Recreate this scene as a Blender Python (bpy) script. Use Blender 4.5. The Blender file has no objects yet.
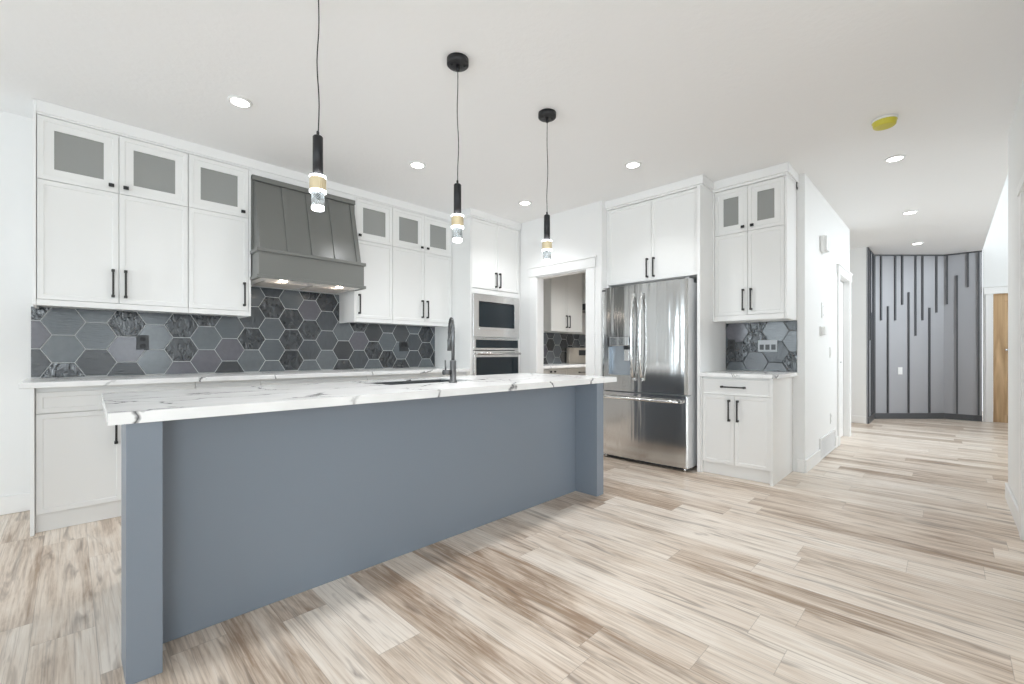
import bpy, bmesh, math, random
from mathutils import Vector
random.seed(7)
S = bpy.context.scene
COL = S.collection
# ------------------------------------------------------------------ camera
F_PX, YAW, HZ, CAM_H = 439.0, math.radians(44.8), 353.0, 1.10
cam = bpy.data.cameras.new('camera'); cam.sensor_width = 36.0; cam.sensor_fit = 'HORIZONTAL'
cam.lens = F_PX / 1024 * 36; cam.shift_y = (HZ - 342) / 1024; cam.clip_start = 0.02
co = bpy.data.objects.new('camera', cam); COL.objects.link(co)
co.location = (0, 0, CAM_H); co.rotation_euler = (math.pi / 2, 0, YAW - math.pi / 2)
S.camera = co
# ------------------------------------------------------------------ world, exposure
S.view_settings.view_transform = 'Standard'; S.view_settings.look = 'None'
S.view_settings.gamma = 1.0; S.view_settings.use_curve_mapping = False
S.view_settings.exposure = -0.2
S.cycles.max_bounces = 14; S.cycles.diffuse_bounces = 8; S.cycles.glossy_bounces = 6
S.cycles.transmission_bounces = 8; S.cycles.transparent_max_bounces = 10
S.cycles.caustics_reflective = False; S.cycles.caustics_refractive = False
S.cycles.sample_clamp_indirect = 6.0
w = bpy.data.worlds.new('world'); S.world = w; w.use_nodes = True
w.node_tree.nodes['Background'].inputs[0].default_value = (0.93, 0.97, 1.0, 1)
w.node_tree.nodes['Background'].inputs[1].default_value = 2.0

def area(name, loc, rot, sx, sy, power, color=(1, 1, 1)):
    l = bpy.data.lights.new(name, 'AREA'); l.shape = 'RECTANGLE'; l.size = sx; l.size_y = sy
    l.energy = power; l.color = color
    o = bpy.data.objects.new(name, l); COL.objects.link(o); o.location = loc; o.rotation_euler = rot
    return o
H = math.pi / 2
# daylight outside the windows behind the camera, outside the left windows and in the foyer
area('daylight_rear', (-2.2, -4.62, 1.35), (H, 0, 0), 2.0, 2.2, 175, (0.86, 0.94, 1.0))
area('daylight_rear', (1.05, -4.62, 1.35), (H, 0, 0), 0.9, 2.2, 40, (0.86, 0.94, 1.0))
for y, sz, sy, zz, pw in ((-2.6, 1.7, 1.9, 1.4, 105), (0.1, 1.7, 1.9, 1.4, 48), (3.25, 1.3, 1.15, 1.45, 72)):
    area('daylight_left', (-3.72, y, zz), (H, 0, -H), sz, sy, pw, (0.82, 0.92, 1.0))
area('daylight_foyer', (7.7, -2.92, 2.9), (H, 0, 0), 2.6, 2.4, 235, (0.88, 0.95, 1.0))
area('daylight_side_room', (3.8, -4.62, 1.4), (H, 0, 0), 1.2, 1.6, 60, (0.96, 0.98, 1.0))

# ------------------------------------------------------------------ materials
def nt(name):
    m = bpy.data.materials.new(name); m.use_nodes = True
    return m, m.node_tree.nodes, m.node_tree.links, m.node_tree.nodes['Principled BSDF']
def mat(name, c, rough=0.5, metal=0.0, spec=None, emit=None, es=0.0, bump=None, trans=0.0, coat=0.0, ior=None):
    m, n, l, b = nt(name)
    b.inputs['Base Color'].default_value = (*c, 1); b.inputs['Roughness'].default_value = rough
    b.inputs['Metallic'].default_value = metal
    if spec is not None: b.inputs['Specular IOR Level'].default_value = spec
    if emit: b.inputs['Emission Color'].default_value = (*emit, 1); b.inputs['Emission Strength'].default_value = es
    if trans: b.inputs['Transmission Weight'].default_value = trans
    if coat: b.inputs['Coat Weight'].default_value = coat; b.inputs['Coat Roughness'].default_value = 0.1
    if ior: b.inputs['IOR'].default_value = ior
    if bump:
        tc = n.new('ShaderNodeTexCoord'); t = n.new('ShaderNodeTexNoise'); bp = n.new('ShaderNodeBump')
        mp = n.new('ShaderNodeMapping'); mp.inputs['Scale'].default_value = bump[2] if len(bump) > 2 else (1, 1, 1)
        l.new(tc.outputs['Object'], mp.inputs[0]); l.new(mp.outputs[0], t.inputs['Vector'])
        t.inputs['Scale'].default_value = bump[0]; t.inputs['Detail'].default_value = 4
        bp.inputs['Strength'].default_value = bump[1]; bp.inputs['Distance'].default_value = 0.01
        l.new(t.outputs['Fac'], bp.inputs['Height']); l.new(bp.outputs[0], b.inputs['Normal'])
    return m
M = {}
M['wall'] = mat('wall_paint', (0.83, 0.83, 0.825), 0.75, bump=(120, 0.06))
M['ceiling'] = mat('ceiling_texture', (0.88, 0.88, 0.88), 0.9, bump=(30, 0.18))
M['trim'] = mat('white_trim', (0.86, 0.86, 0.855), 0.4)
M['cab'] = mat('white_lacquer', (0.83, 0.83, 0.82), 0.32)
M['cabin'] = mat('cabinet_inside', (0.80, 0.80, 0.78), 0.6)
M['black'] = mat('black_metal', (0.018, 0.018, 0.02), 0.42, 0.3)
M['bronze'] = mat('dark_bronze_pull', (0.05, 0.047, 0.045), 0.35, 0.7)
M['gun'] = mat('gunmetal', (0.16, 0.165, 0.17), 0.33, 0.9)
M['island'] = mat('slate_blue_paint', (0.20, 0.232, 0.275), 0.42, bump=(60, 0.03, (1, 1, 6)))
M['hood'] = mat('grey_hood_paint', (0.178, 0.180, 0.170), 0.3)
M['accent'] = mat('charcoal_wall_paint', (0.365, 0.368, 0.39), 0.5)
M['batten'] = mat('shade_darkened_batten_paint', (0.085, 0.088, 0.095), 0.45)  # accent wall paint darkened, so shade along the battens is in the colour
M['insert'] = mat('hood_insert_steel', (0.86, 0.83, 0.80), 0.35, 0.1)
M['filter'] = mat('filter_mesh', (0.62, 0.58, 0.54), 0.4, 0.4)
M['bulb'] = mat('hood_bulb', (1, 1, 1), 0.4, emit=(1, 0.86, 0.72), es=25)
M['lens'] = mat('downlight_lens', (1, 1, 1), 0.5, emit=(1.0, 0.97, 0.93), es=18)
M['glow'] = mat('lit_acrylic', (1, 1, 1), 0.3, emit=(0.97, 0.985, 1.0), es=9)
M['brass'] = mat('brushed_brass', (0.80, 0.68, 0.46), 0.3, 0.8)
M['crystal'] = mat('crystal', (0.82, 0.88, 0.92), 0.06, trans=0.9, ior=1.45)
M['plastic'] = mat('white_plastic', (0.82, 0.82, 0.81), 0.4)
M['darkplastic'] = mat('dark_plastic', (0.025, 0.027, 0.03), 0.3)
M['chrome'] = mat('chrome', (0.80, 0.80, 0.80), 0.15, 1.0)
M['yellow'] = mat('yellow_dust_cap', (0.62, 0.55, 0.06), 0.35)
M['blackglass'] = mat('oven_glass', (0.010, 0.018, 0.024), 0.05, 0.0, spec=0.45)
M['greyside'] = mat('fridge_side_grey', (0.72, 0.73, 0.74), 0.4, 0.0)
M['dispgrey'] = mat('dispenser_grey', (0.42, 0.46, 0.50), 0.25, 0.6)
M['nickel'] = mat('satin_nickel', (0.50, 0.52, 0.54), 0.45, 0.3)
M['groutshade'] = mat('shade_darkened_grout', (0.10, 0.105, 0.11), 0.8)  # same grout as the back wall, darkened to imitate its dimmer lighting
M['grille'] = mat('white_grille', (0.80, 0.80, 0.80), 0.45)
M['slot'] = mat('grille_slot', (0.72, 0.72, 0.72), 0.7)
M['sinksteel'] = mat('sink_steel', (0.25, 0.26, 0.27), 0.3, 0.9)
M['greencab'] = mat('greige_lacquer', (0.56, 0.555, 0.53), 0.35)
M['rangepanel'] = mat('range_panel', (0.66, 0.60, 0.52), 0.3, 0.5)
M['grout'] = mat('grout', (0.55, 0.56, 0.56), 0.8)

def steel(name, base, rough, axis_scale, wave=0.0):
    m, n, l, b = nt(name)
    b.inputs['Metallic'].default_value = 1.0; b.inputs['Base Color'].default_value = (*base, 1)
    tc = n.new('ShaderNodeTexCoord'); mp = n.new('ShaderNodeMapping'); mp.inputs['Scale'].default_value = axis_scale
    t = n.new('ShaderNodeTexNoise'); t.inputs['Scale'].default_value = 6; t.inputs['Detail'].default_value = 3
    r = n.new('ShaderNodeMapRange'); r.inputs['To Min'].default_value = rough - 0.04; r.inputs['To Max'].default_value = rough + 0.05
    l.new(tc.outputs['Object'], mp.inputs[0]); l.new(mp.outputs[0], t.inputs['Vector'])
    l.new(t.outputs['Fac'], r.inputs['Value']); l.new(r.outputs[0], b.inputs['Roughness'])
    if wave:
        mp2 = n.new('ShaderNodeMapping'); mp2.inputs['Scale'].default_value = (1, 9, 0.7); l.new(tc.outputs['Object'], mp2.inputs[0])
        t2 = n.new('ShaderNodeTexNoise'); t2.inputs['Scale'].default_value = 1; t2.inputs['Detail'].default_value = 2; l.new(mp2.outputs[0], t2.inputs['Vector'])
        bp = n.new('ShaderNodeBump'); bp.inputs['Strength'].default_value = wave; bp.inputs['Distance'].default_value = 0.02
        l.new(t2.outputs['Fac'], bp.inputs['Height']); l.new(bp.outputs[0], b.inputs['Normal'])
    return m
M['steel'] = steel('brushed_stainless', (0.60, 0.60, 0.595), 0.14, (1, 60, 1), 0.35)
M['steellt'] = steel('pale_stainless', (0.74, 0.73, 0.72), 0.25, (1, 1, 40))
M['handle'] = steel('handle_stainless', (0.78, 0.78, 0.77), 0.16, (1, 1, 1))

def pane(name, tint, refl, frost=0.0):
    m = bpy.data.materials.new(name); m.use_nodes = True; n = m.node_tree.nodes; l = m.node_tree.links
    n.clear(); o = n.new('ShaderNodeOutputMaterial'); mx = n.new('ShaderNodeMixShader')
    t = n.new('ShaderNodeBsdfTransparent'); t.inputs[0].default_value = (*tint, 1)
    g = n.new('ShaderNodeBsdfGlossy'); g.inputs['Roughness'].default_value = 0.05
    fr = n.new('ShaderNodeFresnel'); fr.inputs['IOR'].default_value = refl
    l.new(fr.outputs[0], mx.inputs[0]); l.new(t.outputs[0], mx.inputs[1]); l.new(g.outputs[0], mx.inputs[2])
    if frost:
        df = n.new('ShaderNodeBsdfDiffuse'); df.inputs[0].default_value = (.78, .79, .77, 1); tl = n.new('ShaderNodeBsdfTranslucent'); tl.inputs[0].default_value = (.78, .79, .77, 1)
        m1 = n.new('ShaderNodeMixShader'); m1.inputs[0].default_value = .25; l.new(df.outputs[0], m1.inputs[1]); l.new(tl.outputs[0], m1.inputs[2])
        m2 = n.new('ShaderNodeMixShader'); m2.inputs[0].default_value = frost; l.new(t.outputs[0], m2.inputs[1]); l.new(m1.outputs[0], m2.inputs[2]); l.new(m2.outputs[0], mx.inputs[1])
    l.new(mx.outputs[0], o.inputs[0]); return m
M['pane'] = pane('cabinet_glass', (0.93, 0.94, 0.93), 1.45, 0.4)
M['winglass'] = pane('window_glass', (0.98, 0.99, 0.99), 1.3)

def quartz():
    m, n, l, b = nt('veined_quartz')
    b.inputs['Roughness'].default_value = 0.2; b.inputs['Specular IOR Level'].default_value = 0.4
    tc = n.new('ShaderNodeTexCoord')
    mp = n.new('ShaderNodeMapping'); mp.inputs['Scale'].default_value = (1.0, 1.6, 1.0); mp.inputs['Rotation'].default_value = (0, 0, 0.6)
    l.new(tc.outputs['Object'], mp.inputs[0])
    wn = n.new('ShaderNodeTexNoise'); wn.inputs['Scale'].default_value = 3.0; wn.inputs['Detail'].default_value = 5
    l.new(mp.outputs[0], wn.inputs['Vector'])
    ad = n.new('ShaderNodeVectorMath'); ad.operation = 'MULTIPLY_ADD'
    ad.inputs[1].default_value = (0.55, 0.55, 0.55); l.new(wn.outputs['Color'], ad.inputs[0]); l.new(mp.outputs[0], ad.inputs[2])
    vo = n.new('ShaderNodeTexVoronoi'); vo.feature = 'DISTANCE_TO_EDGE'; vo.inputs['Scale'].default_value = 1.7
    l.new(ad.outputs[0], vo.inputs['Vector'])
    rp = n.new('ShaderNodeValToRGB'); rp.color_ramp.elements[0].position = 0.0; rp.color_ramp.elements[0].color = (1, 1, 1, 1)
    rp.color_ramp.elements[1].position = 0.021; rp.color_ramp.elements[1].color = (0, 0, 0, 1)
    l.new(vo.outputs['Distance'], rp.inputs[0])
    mk = n.new('ShaderNodeTexNoise'); mk.inputs['Scale'].default_value = 2.3; l.new(tc.outputs['Object'], mk.inputs['Vector'])
    mr = n.new('ShaderNodeMapRange'); mr.inputs['From Min'].default_value = 0.40; mr.inputs['From Max'].default_value = 0.52
    l.new(mk.outputs['Fac'], mr.inputs['Value'])
    mu = n.new('ShaderNodeMath'); mu.operation = 'MULTIPLY'; l.new(rp.outputs[0], mu.inputs[0]); l.new(mr.outputs[0], mu.inputs[1])
    cl = n.new('ShaderNodeTexNoise'); cl.inputs['Scale'].default_value = 5; cl.inputs['Detail'].default_value = 6
    l.new(mp.outputs[0], cl.inputs['Vector'])
    c2 = n.new('ShaderNodeValToRGB'); c2.color_ramp.elements[0].position = 0.3; c2.color_ramp.elements[0].color = (0.82, 0.82, 0.815, 1)
    c2.color_ramp.elements[1].position = 0.65; c2.color_ramp.elements[1].color = (0.92, 0.92, 0.915, 1)
    l.new(cl.outputs['Fac'], c2.inputs[0])
    mx = n.new('ShaderNodeMix'); mx.data_type = 'RGBA'; l.new(mu.outputs[0], mx.inputs[0]); l.new(c2.outputs[0], mx.inputs[6])
    mx.inputs[7].default_value = (0.06, 0.06, 0.065, 1)
    l.new(mx.outputs[2], b.inputs['Base Color']); return m
M['quartz'] = quartz()

def tile(name, base, kind, rough):
    m, n, l, b = nt(name)
    b.inputs['Roughness'].default_value = rough; b.inputs['Specular IOR Level'].default_value = 0.8
    tc = n.new('ShaderNodeTexCoord'); mp = n.new('ShaderNodeMapping'); l.new(tc.outputs['Object'], mp.inputs[0])
    t = n.new('ShaderNodeTexNoise'); t.inputs['Detail'].default_value = 4
    if kind == 0: mp.inputs['Scale'].default_value = (30, 30, 30); st = 0.10
    elif kind == 1: mp.inputs['Scale'].default_value = (14, 14, 90); st = 0.25
    elif kind == 2: mp.inputs['Scale'].default_value = (70, 70, 14); mp.inputs['Rotation'].default_value = (0.6, 0.6, 0.3); st = 0.5
    else: mp.inputs['Scale'].default_value = (24, 24, 12); t.inputs['Distortion'].default_value = 1.4; st = 1.0
    t.inputs['Scale'].default_value = 1.0
    l.new(mp.outputs[0], t.inputs['Vector'])
    bp = n.new('ShaderNodeBump'); bp.inputs['Strength'].default_value = st; bp.inputs['Distance'].default_value = 0.006
    l.new(t.outputs['Fac'], bp.inputs['Height']); l.new(bp.outputs[0], b.inputs['Normal'])
    rp = n.new('ShaderNodeMix'); rp.data_type = 'RGBA'; l.new(t.outputs['Fac'], rp.inputs[0])
    rp.inputs[6].default_value = (*[c * (0.5 if kind > 1 else 0.8) for c in base], 1)
    rp.inputs[7].default_value = (*[c * 1.25 for c in base], 1)
    l.new(rp.outputs[2], b.inputs['Base Color']); return m
TB = (0.118, 0.134, 0.146)
M['tiles'] = [tile('tile_plain', TB, 0, 0.2), tile('tile_ribbed', (0.095, 0.11, 0.122), 1, 0.2), tile('tile_slanted', (0.05, 0.06, 0.07), 2, 0.2),
              tile('tile_embossed', (0.022, 0.027, 0.033), 3, 0.14), tile('tile_violet', (0.11, 0.108, 0.128), 0, 0.2), tile('tile_dark', (0.034, 0.038, 0.043), 1, 0.22)]

def planks():
    m, n, l, b = nt('oak_planks')
    N = lambda t: n.new('ShaderNode' + t)
    def math_(op, a, bb=None):
        x = N('Math'); x.operation = op
        for i, v in enumerate((a, bb)):
            if v is None: continue
            if isinstance(v, (int, float)): x.inputs[i].default_value = v
            else: l.new(v, x.inputs[i])
        return x.outputs[0]
    tc = N('TexCoord'); sp = N('SeparateXYZ'); l.new(tc.outputs['Object'], sp.inputs[0])
    W, L = 0.18, 1.22
    xs = math_('DIVIDE', math_('ADD', sp.outputs[0], 20 * W + 0.107), W)
    row = math_('FLOOR', xs); fx = math_('FRACT', xs)
    h1 = N('TexWhiteNoise'); h1.noise_dimensions = '1D'; l.new(row, h1.inputs['W'])
    ys = math_('ADD', math_('DIVIDE', math_('ADD', sp.outputs[1], 12.2), L), h1.outputs['Value'])
    colr = math_('FLOOR', ys); fy = math_('FRACT', ys)
    cb = N('CombineXYZ'); l.new(row, cb.inputs[0]); l.new(colr, cb.inputs[1])
    h2 = N('TexWhiteNoise'); h2.noise_dimensions = '2D'; l.new(cb.outputs[0], h2.inputs['Vector'])
    sc = N('VectorMath'); sc.operation = 'MULTIPLY'; l.new(h2.outputs['Color'], sc.inputs[0]); sc.inputs[1].default_value = (37, 53, 71)
    va = N('VectorMath'); va.operation = 'ADD'; l.new(tc.outputs['Object'], va.inputs[0]); l.new(sc.outputs[0], va.inputs[1])
    def noise(scale, detail, rough, dist=0.0):
        mp = N('Mapping'); mp.inputs['Scale'].default_value = scale; l.new(va.outputs[0], mp.inputs[0])
        t = N('TexNoise'); t.inputs['Scale'].default_value = 1; t.inputs['Detail'].default_value = detail
        t.inputs['Roughness'].default_value = rough; t.inputs['Distortion'].default_value = dist
        l.new(mp.outputs[0], t.inputs['Vector']); return t.outputs['Fac']
    g1 = noise((7.5, 1.1, 1), 6, 0.62, 0.9)      # broad cathedral patches
    g2 = noise((75, 3.2, 1), 4, 0.6, 0.4)      # fine grain
    g3 = noise((22, 2.2, 1), 3, 0.5, 0.9)      # swirly knots
    r1 = N('ValToRGB'); e = r1.color_ramp.elements
    e[0].position = 0.36; e[0].color = (0.36, 0.25, 0.17, 1)
    e[1].position = 0.62; e[1].color = (0.88, 0.80, 0.715, 1)
    k = e.new(0.47); k.color = (0.70, 0.59, 0.49, 1)
    mixv = math_('ADD', math_('MULTIPLY', g1, 0.50), math_('ADD', math_('MULTIPLY', g2, 0.32), math_('MULTIPLY', h2.outputs['Value'], 0.19)))
    l.new(mixv, r1.inputs[0])
    # knots / dark smears
    kn = N('MapRange'); kn.inputs['From Min'].default_value = 0.57; kn.inputs['From Max'].default_value = 0.72; l.new(g3, kn.inputs['Value'])
    km = math_('MULTIPLY', kn.outputs[0], 0.65)
    mx = N('Mix'); mx.data_type = 'RGBA'; l.new(km, mx.inputs[0]); l.new(r1.outputs[0], mx.inputs[6]); mx.inputs[7].default_value = (0.19, 0.135, 0.10, 1)
    g4 = noise((120, 2.0, 1), 3, 0.65, 0.3)
    gr = N('MapRange'); gr.inputs['From Min'].default_value = 0.50; gr.inputs['From Max'].default_value = 0.68; l.new(g4, gr.inputs['Value'])
    mg = N('Mix'); mg.data_type = 'RGBA'; l.new(math_('MULTIPLY', gr.outputs[0], 0.42), mg.inputs[0]); l.new(mx.outputs[2], mg.inputs[6]); mg.inputs[7].default_value = (0.25, 0.18, 0.13, 1)
    # seams
    ex = math_('MINIMUM', fx, math_('SUBTRACT', 1, fx)); ey = math_('MINIMUM', fy, math_('SUBTRACT', 1, fy))
    sx = math_('LESS_THAN', math_('MULTIPLY', ex, W), 0.0012); sy = math_('LESS_THAN', math_('MULTIPLY', ey, L), 0.0012)
    se = math_('MULTIPLY', math_('MAXIMUM', sx, sy), 0.35)
    m2 = N('Mix'); m2.data_type = 'RGBA'; l.new(se, m2.inputs[0]); l.new(mg.outputs[2], m2.inputs[6]); m2.inputs[7].default_value = (0.16, 0.12, 0.09, 1)
    l.new(m2.outputs[2], b.inputs['Base Color'])
    b.inputs['Roughness'].default_value = 0.33
    bp = N('Bump'); bp.inputs['Strength'].default_value = 0.12; bp.inputs['Distance'].default_value = 0.004
    l.new(g2, bp.inputs['Height']); l.new(bp.outputs[0], b.inputs['Normal'])
    return m
M['floor'] = planks()

def wood():
    m, n, l, b = nt('oak_door')
    tc = n.new('ShaderNodeTexCoord'); mp = n.new('ShaderNodeMapping'); mp.inputs['Scale'].default_value = (14, 14, 0.9)
    l.new(tc.outputs['Object'], mp.inputs[0]); t = n.new('ShaderNodeTexNoise'); t.inputs['Scale'].default_value = 1
    t.inputs['Detail'].default_value = 5; t.inputs['Distortion'].default_value = 1.2; l.new(mp.outputs[0], t.inputs['Vector'])
    r = n.new('ShaderNodeValToRGB'); r.color_ramp.elements[0].position = 0.3; r.color_ramp.elements[0].color = (0.42, 0.26, 0.13, 1)
    r.color_ramp.elements[1].position = 0.7; r.color_ramp.elements[1].color = (0.72, 0.51, 0.30, 1)
    l.new(t.outputs['Fac'], r.inputs[0]); l.new(r.outputs[0], b.inputs['Base Color']); b.inputs['Roughness'].default_value = 0.4
    return m
M['wood'] = wood()

# ------------------------------------------------------------------ mesh helpers
WLOC = {}
class MB:
    def __init__(s): s.bm = bmesh.new()
    def poly(s, pts, faces, m=0, smooth=False):
        vs = [s.bm.verts.new(p) for p in pts]
        for f in faces:
            try:
                fc = s.bm.faces.new([vs[i] for i in f]); fc.material_index = m; fc.smooth = smooth
            except ValueError: pass
        return s
    def box(s, x0, x1, y0, y1, z0, z1, bev=0.0, m=0):
        x0, x1 = min(x0, x1), max(x0, x1); y0, y1 = min(y0, y1), max(y0, y1); z0, z1 = min(z0, z1), max(z0, z1)
        P = [(x, y, z) for z in (z0, z1) for y in (y0, y1) for x in (x0, x1)]
        Fc = [(0, 2, 3, 1), (4, 5, 7, 6), (0, 1, 5, 4), (2, 6, 7, 3), (0, 4, 6, 2), (1, 3, 7, 5)]
        if bev <= 0: return s.poly(P, Fc, m)
        b = bmesh.new(); vs = [b.verts.new(p) for p in P]
        for f in Fc: b.faces.new([vs[i] for i in f])
        bmesh.ops.bevel(b, geom=list(b.edges), offset=bev, segments=2, affect='EDGES', profile=0.5)
        b.verts.index_update()
        s.poly([v.co.copy() for v in b.verts], [[v.index for v in f.verts] for f in b.faces], m); b.free(); return s
    def prism(s, pts, z0, z1, m=0, smooth=False):
        n = len(pts); P = [(x, y, z0) for x, y in pts] + [(x, y, z1) for x, y in pts]
        s.poly(P, [(i, (i + 1) % n, n + (i + 1) % n, n + i) for i in range(n)], m, smooth)
        s.poly([p for p in P[:n]], [tuple(reversed(range(n)))], m); s.poly([p for p in P[n:]], [tuple(range(n))], m); return s
    def rings(s, rings, m=0, cap=True, smooth=True):
        n = len(rings[0]); P = [p for r in rings for p in r]; Fc = []
        for k in range(len(rings) - 1):
            for i in range(n): Fc.append((k * n + i, k * n + (i + 1) % n, (k + 1) * n + (i + 1) % n, (k + 1) * n + i))
        s.poly(P, Fc, m, smooth)
        if cap:
            s.poly(rings[0], [tuple(reversed(range(n)))], m); s.poly(rings[-1], [tuple(range(n))], m)
        return s
    def tube(s, path, r, seg=10, m=0, cap=True):
        path = [Vector(p) for p in path]; R = []
        rr = r if isinstance(r, (list, tuple)) else [r] * len(path)
        ref = None
        for i, p in enumerate(path):
            d = (path[min(i + 1, len(path) - 1)] - path[max(i - 1, 0)]).normalized()
            if ref is None: ref = Vector((0, 0, 1)) if abs(d.z) < 0.9 else Vector((1, 0, 0))
            a = d.cross(ref).normalized(); b = d.cross(a).normalized(); ref = b.cross(d) if b.cross(d).length > 1e-6 else ref
            ref = -a.cross(d).normalized() if False else ref
            R.append([p + a * (math.cos(t) * rr[i]) + b * (math.sin(t) * rr[i]) for t in [2 * math.pi * k / seg for k in range(seg)]])
        return s.rings(R, m, cap)
    def lathe(s, c, prof, seg=24, m=0, cap=True):   # prof: (radius, z) about vertical axis through c
        R = [[Vector((c[0] + r * math.cos(t), c[1] + r * math.sin(t), c[2] + z)) for t in [2 * math.pi * k / seg for k in range(seg)]] for r, z in prof]
        return s.rings(R, m, cap)
    def build(s, name, mats, parent=None, smooth_angle=True):
        bm = s.bm; bmesh.ops.remove_doubles(bm, verts=bm.verts, dist=1e-5)
        bmesh.ops.recalc_face_normals(bm, faces=bm.faces)
        if parent is not None: off = WLOC[parent.name]
        else:
            xs = [v.co.x for v in bm.verts]; ys = [v.co.y for v in bm.verts]; zs = [v.co.z for v in bm.verts]
            off = Vector(((min(xs) + max(xs)) / 2, (min(ys) + max(ys)) / 2, min(zs)))
            if name in ('floor', 'ceiling'): off = Vector((0, 0, 0))
        for v in bm.verts: v.co -= off
        me = bpy.data.meshes.new(name); bm.to_mesh(me); bm.free()
        for mm in (mats if isinstance(mats, list) else [mats]): me.materials.append(mm)
        o = bpy.data.objects.new(name, me); COL.objects.link(o)
        if parent is not None: o.parent = parent; WLOC[o.name] = off.copy()
        else: o.location = off; WLOC[o.name] = off.copy()
        return o
def tag(o, label, cat, group=None):
    o['label'] = label; o['category'] = cat
    if group: o['group'] = group
    return o
def struct(o, label=None, cat=None):
    o['kind'] = 'structure'
    if label: o['label'] = label
    if cat: o['category'] = cat
    return o
def thing(name, loc, label, cat, group=None):
    o = bpy.data.objects.new(name, None); COL.objects.link(o); o.location = loc; o.empty_display_size = 0.1
    WLOC[o.name] = Vector(loc); return tag(o, label, cat, group)
def bx(name, m, b, parent=None, bev=0.0):
    return MB().box(*b, bev).build(name, m, parent)
# cabinet faces: frame 'B' looks out along -Y (u = X), frame 'R' looks out along -X (u = Y); d is measured outwards
class Fr:
    def __init__(s, kind, f): s.k = kind; s.f = f
    def p(s, u, d, z): return Vector((u, s.f - d, z)) if s.k == 'B' else Vector((s.f - d, u, z))
    def box(s, mb, u0, u1, d0, d1, z0, z1, bev=0.0, m=0):
        a = s.p(u0, d0, z0); b = s.p(u1, d1, z1); return mb.box(a.x, b.x, a.y, b.y, a.z, b.z, bev, m)
    def loops(s, mb, u0, u1, z0, z1, lp, cap=True, m=0):   # lp: list of (inset, d)
        R = [[s.p(u0 + i, d, z0 + i), s.p(u1 - i, d, z0 + i), s.p(u1 - i, d, z1 - i), s.p(u0 + i, d, z1 - i)] for i, d in lp]
        return mb.rings(R, m, cap, smooth=False)
    def pull_v(s, u, z0, z1, parent, name='handle'):
        mb = MB(); s.box(mb, u - .006, u + .006, .024, .036, z0, z1, .002)
        for z in (z0 + .007, z1 - .007): s.box(mb, u - .009, u + .009, .0005, .030, z - .009, z + .009, .002)
        return mb.build(name, M['bronze'], parent)
    def pull_h(s, u0, u1, z, parent):
        mb = MB(); s.box(mb, u0, u1, .024, .036, z - .006, z + .006, .002)
        for u in (u0 + .007, u1 - .007): s.box(mb, u - .009, u + .009, .0005, .030, z - .009, z + .009, .002)
        return mb.build('handle', M['bronze'], parent)
    def knob(s, u, z, parent):
        mb = MB(); s.box(mb, u - .005, u + .005, .0005, .016, z - .005, z + .005, .001)
        s.box(mb, u - .015, u + .015, .015, .027, z - .012, z + .012, .002); return mb.build('knob', M['black'], parent)
    def door(s, parent, u0, u1, z0, z1, m='cab', name='door', glass=False, frame=.03):
        g = .0015; u0 += g; u1 -= g; z0 += g; z1 -= g; mb = MB()
        if not glass:
            s.loops(mb, u0, u1, z0, z1, [(0, -.019), (0, -.002), (.002, 0), (frame, 0), (frame + .003, -.005)])
            return mb.build(name, M[m], parent)
        s.loops(mb, u0, u1, z0, z1, [(0, -.019), (0, -.002), (.002, 0), (frame, 0), (frame + .003, -.005), (.078, -.005), (.078, -.019), (0, -.019)], cap=False)
        o = mb.build(name, M[m], parent)
        pm = MB(); s.box(pm, u0 + .076, u1 - .076, -.0145, -.0105, z0 + .076, z1 - .076); pm.build('glass_pane', M['pane'], o)
        return o

# ------------------------------------------------------------------ the setting
CE = 2.745
struct(MB().box(-4, 12.2, -5.2, 6.2, -0.12, 0).build('floor', M['floor']))
cb = MB(); cb.box(-3.4, 5.0, -4.4, 4.68, CE, CE + .12); cb.box(5.0, 10.42, -.39, 4.68, CE, CE + .12)
struct(cb.build('ceiling', M['ceiling']))
def wall(name, *boxes):
    mb = MB()
    for b in boxes: mb.box(*b)
    return struct(mb.build(name, M['wall']))
wall('wall_back', (-3.4, 7.4, 4.56, 4.68, 0, CE))
# left wall with three windows and rear wall with two windows, both behind or beside the camera
LW = [(-3.45, -1.75), (-.75, .95), (2.6, 3.9)]; z0w, z1w = .45, 2.35; LZ = [(.45, 2.35), (.45, 2.35), (.85, 2.05)]
bb = []; y = -4.4
for (a, b), (z0w, z1w) in zip(LW, LZ): bb += [(-3.4, -3.28, y, a, 0, CE), (-3.4, -3.28, a, b, 0, z0w), (-3.4, -3.28, a, b, z1w, CE)]; y = b
wall('wall_left', *bb, (-3.4, -3.28, y, 4.56, 0, CE))
RW = [(-3.2, -1.2), (.6, 1.5), (3.2, 4.4)]; bb = []; x = -3.28
for a, b in RW: bb += [(x, a, -4.4, -4.28, 0, CE), (a, b, -4.4, -4.28, 0, .25), (a, b, -4.4, -4.28, 2.4, CE)]; x = b
wall('wall_rear', *bb, (x, 5.0, -4.4, -4.28, 0, CE))
wall('wall_right', (2.6, 3.05, -.43, -.322, 0, CE), (3.05, 3.93, -.43, -.322, 2.05, CE), (3.93, 4.99, -.43, -.322, 0, CE))
wall('wall_den', (2.6, 2.72, -4.28, -.43, 0, CE))
wall('wall_foyer_near', (4.88, 5.0, -4.28, -.43, 0, CE), (4.88, 5.0, -2.72, -.39, CE + .12, 4.7))
wall('wall_pantry', (4.04, 4.14, 2.65, 2.84, 0, CE), (4.04, 4.14, 2.84, 3.58, 2.035, CE), (4.04, 4.14, 3.58, 4.56, 0, CE))
wall('wall_alcove', (4.14, 4.86, 2.65, 2.76, 0, CE))
wall('wall_fridge', (4.74, 4.86, 1.03, 2.65, 0, CE))
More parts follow.
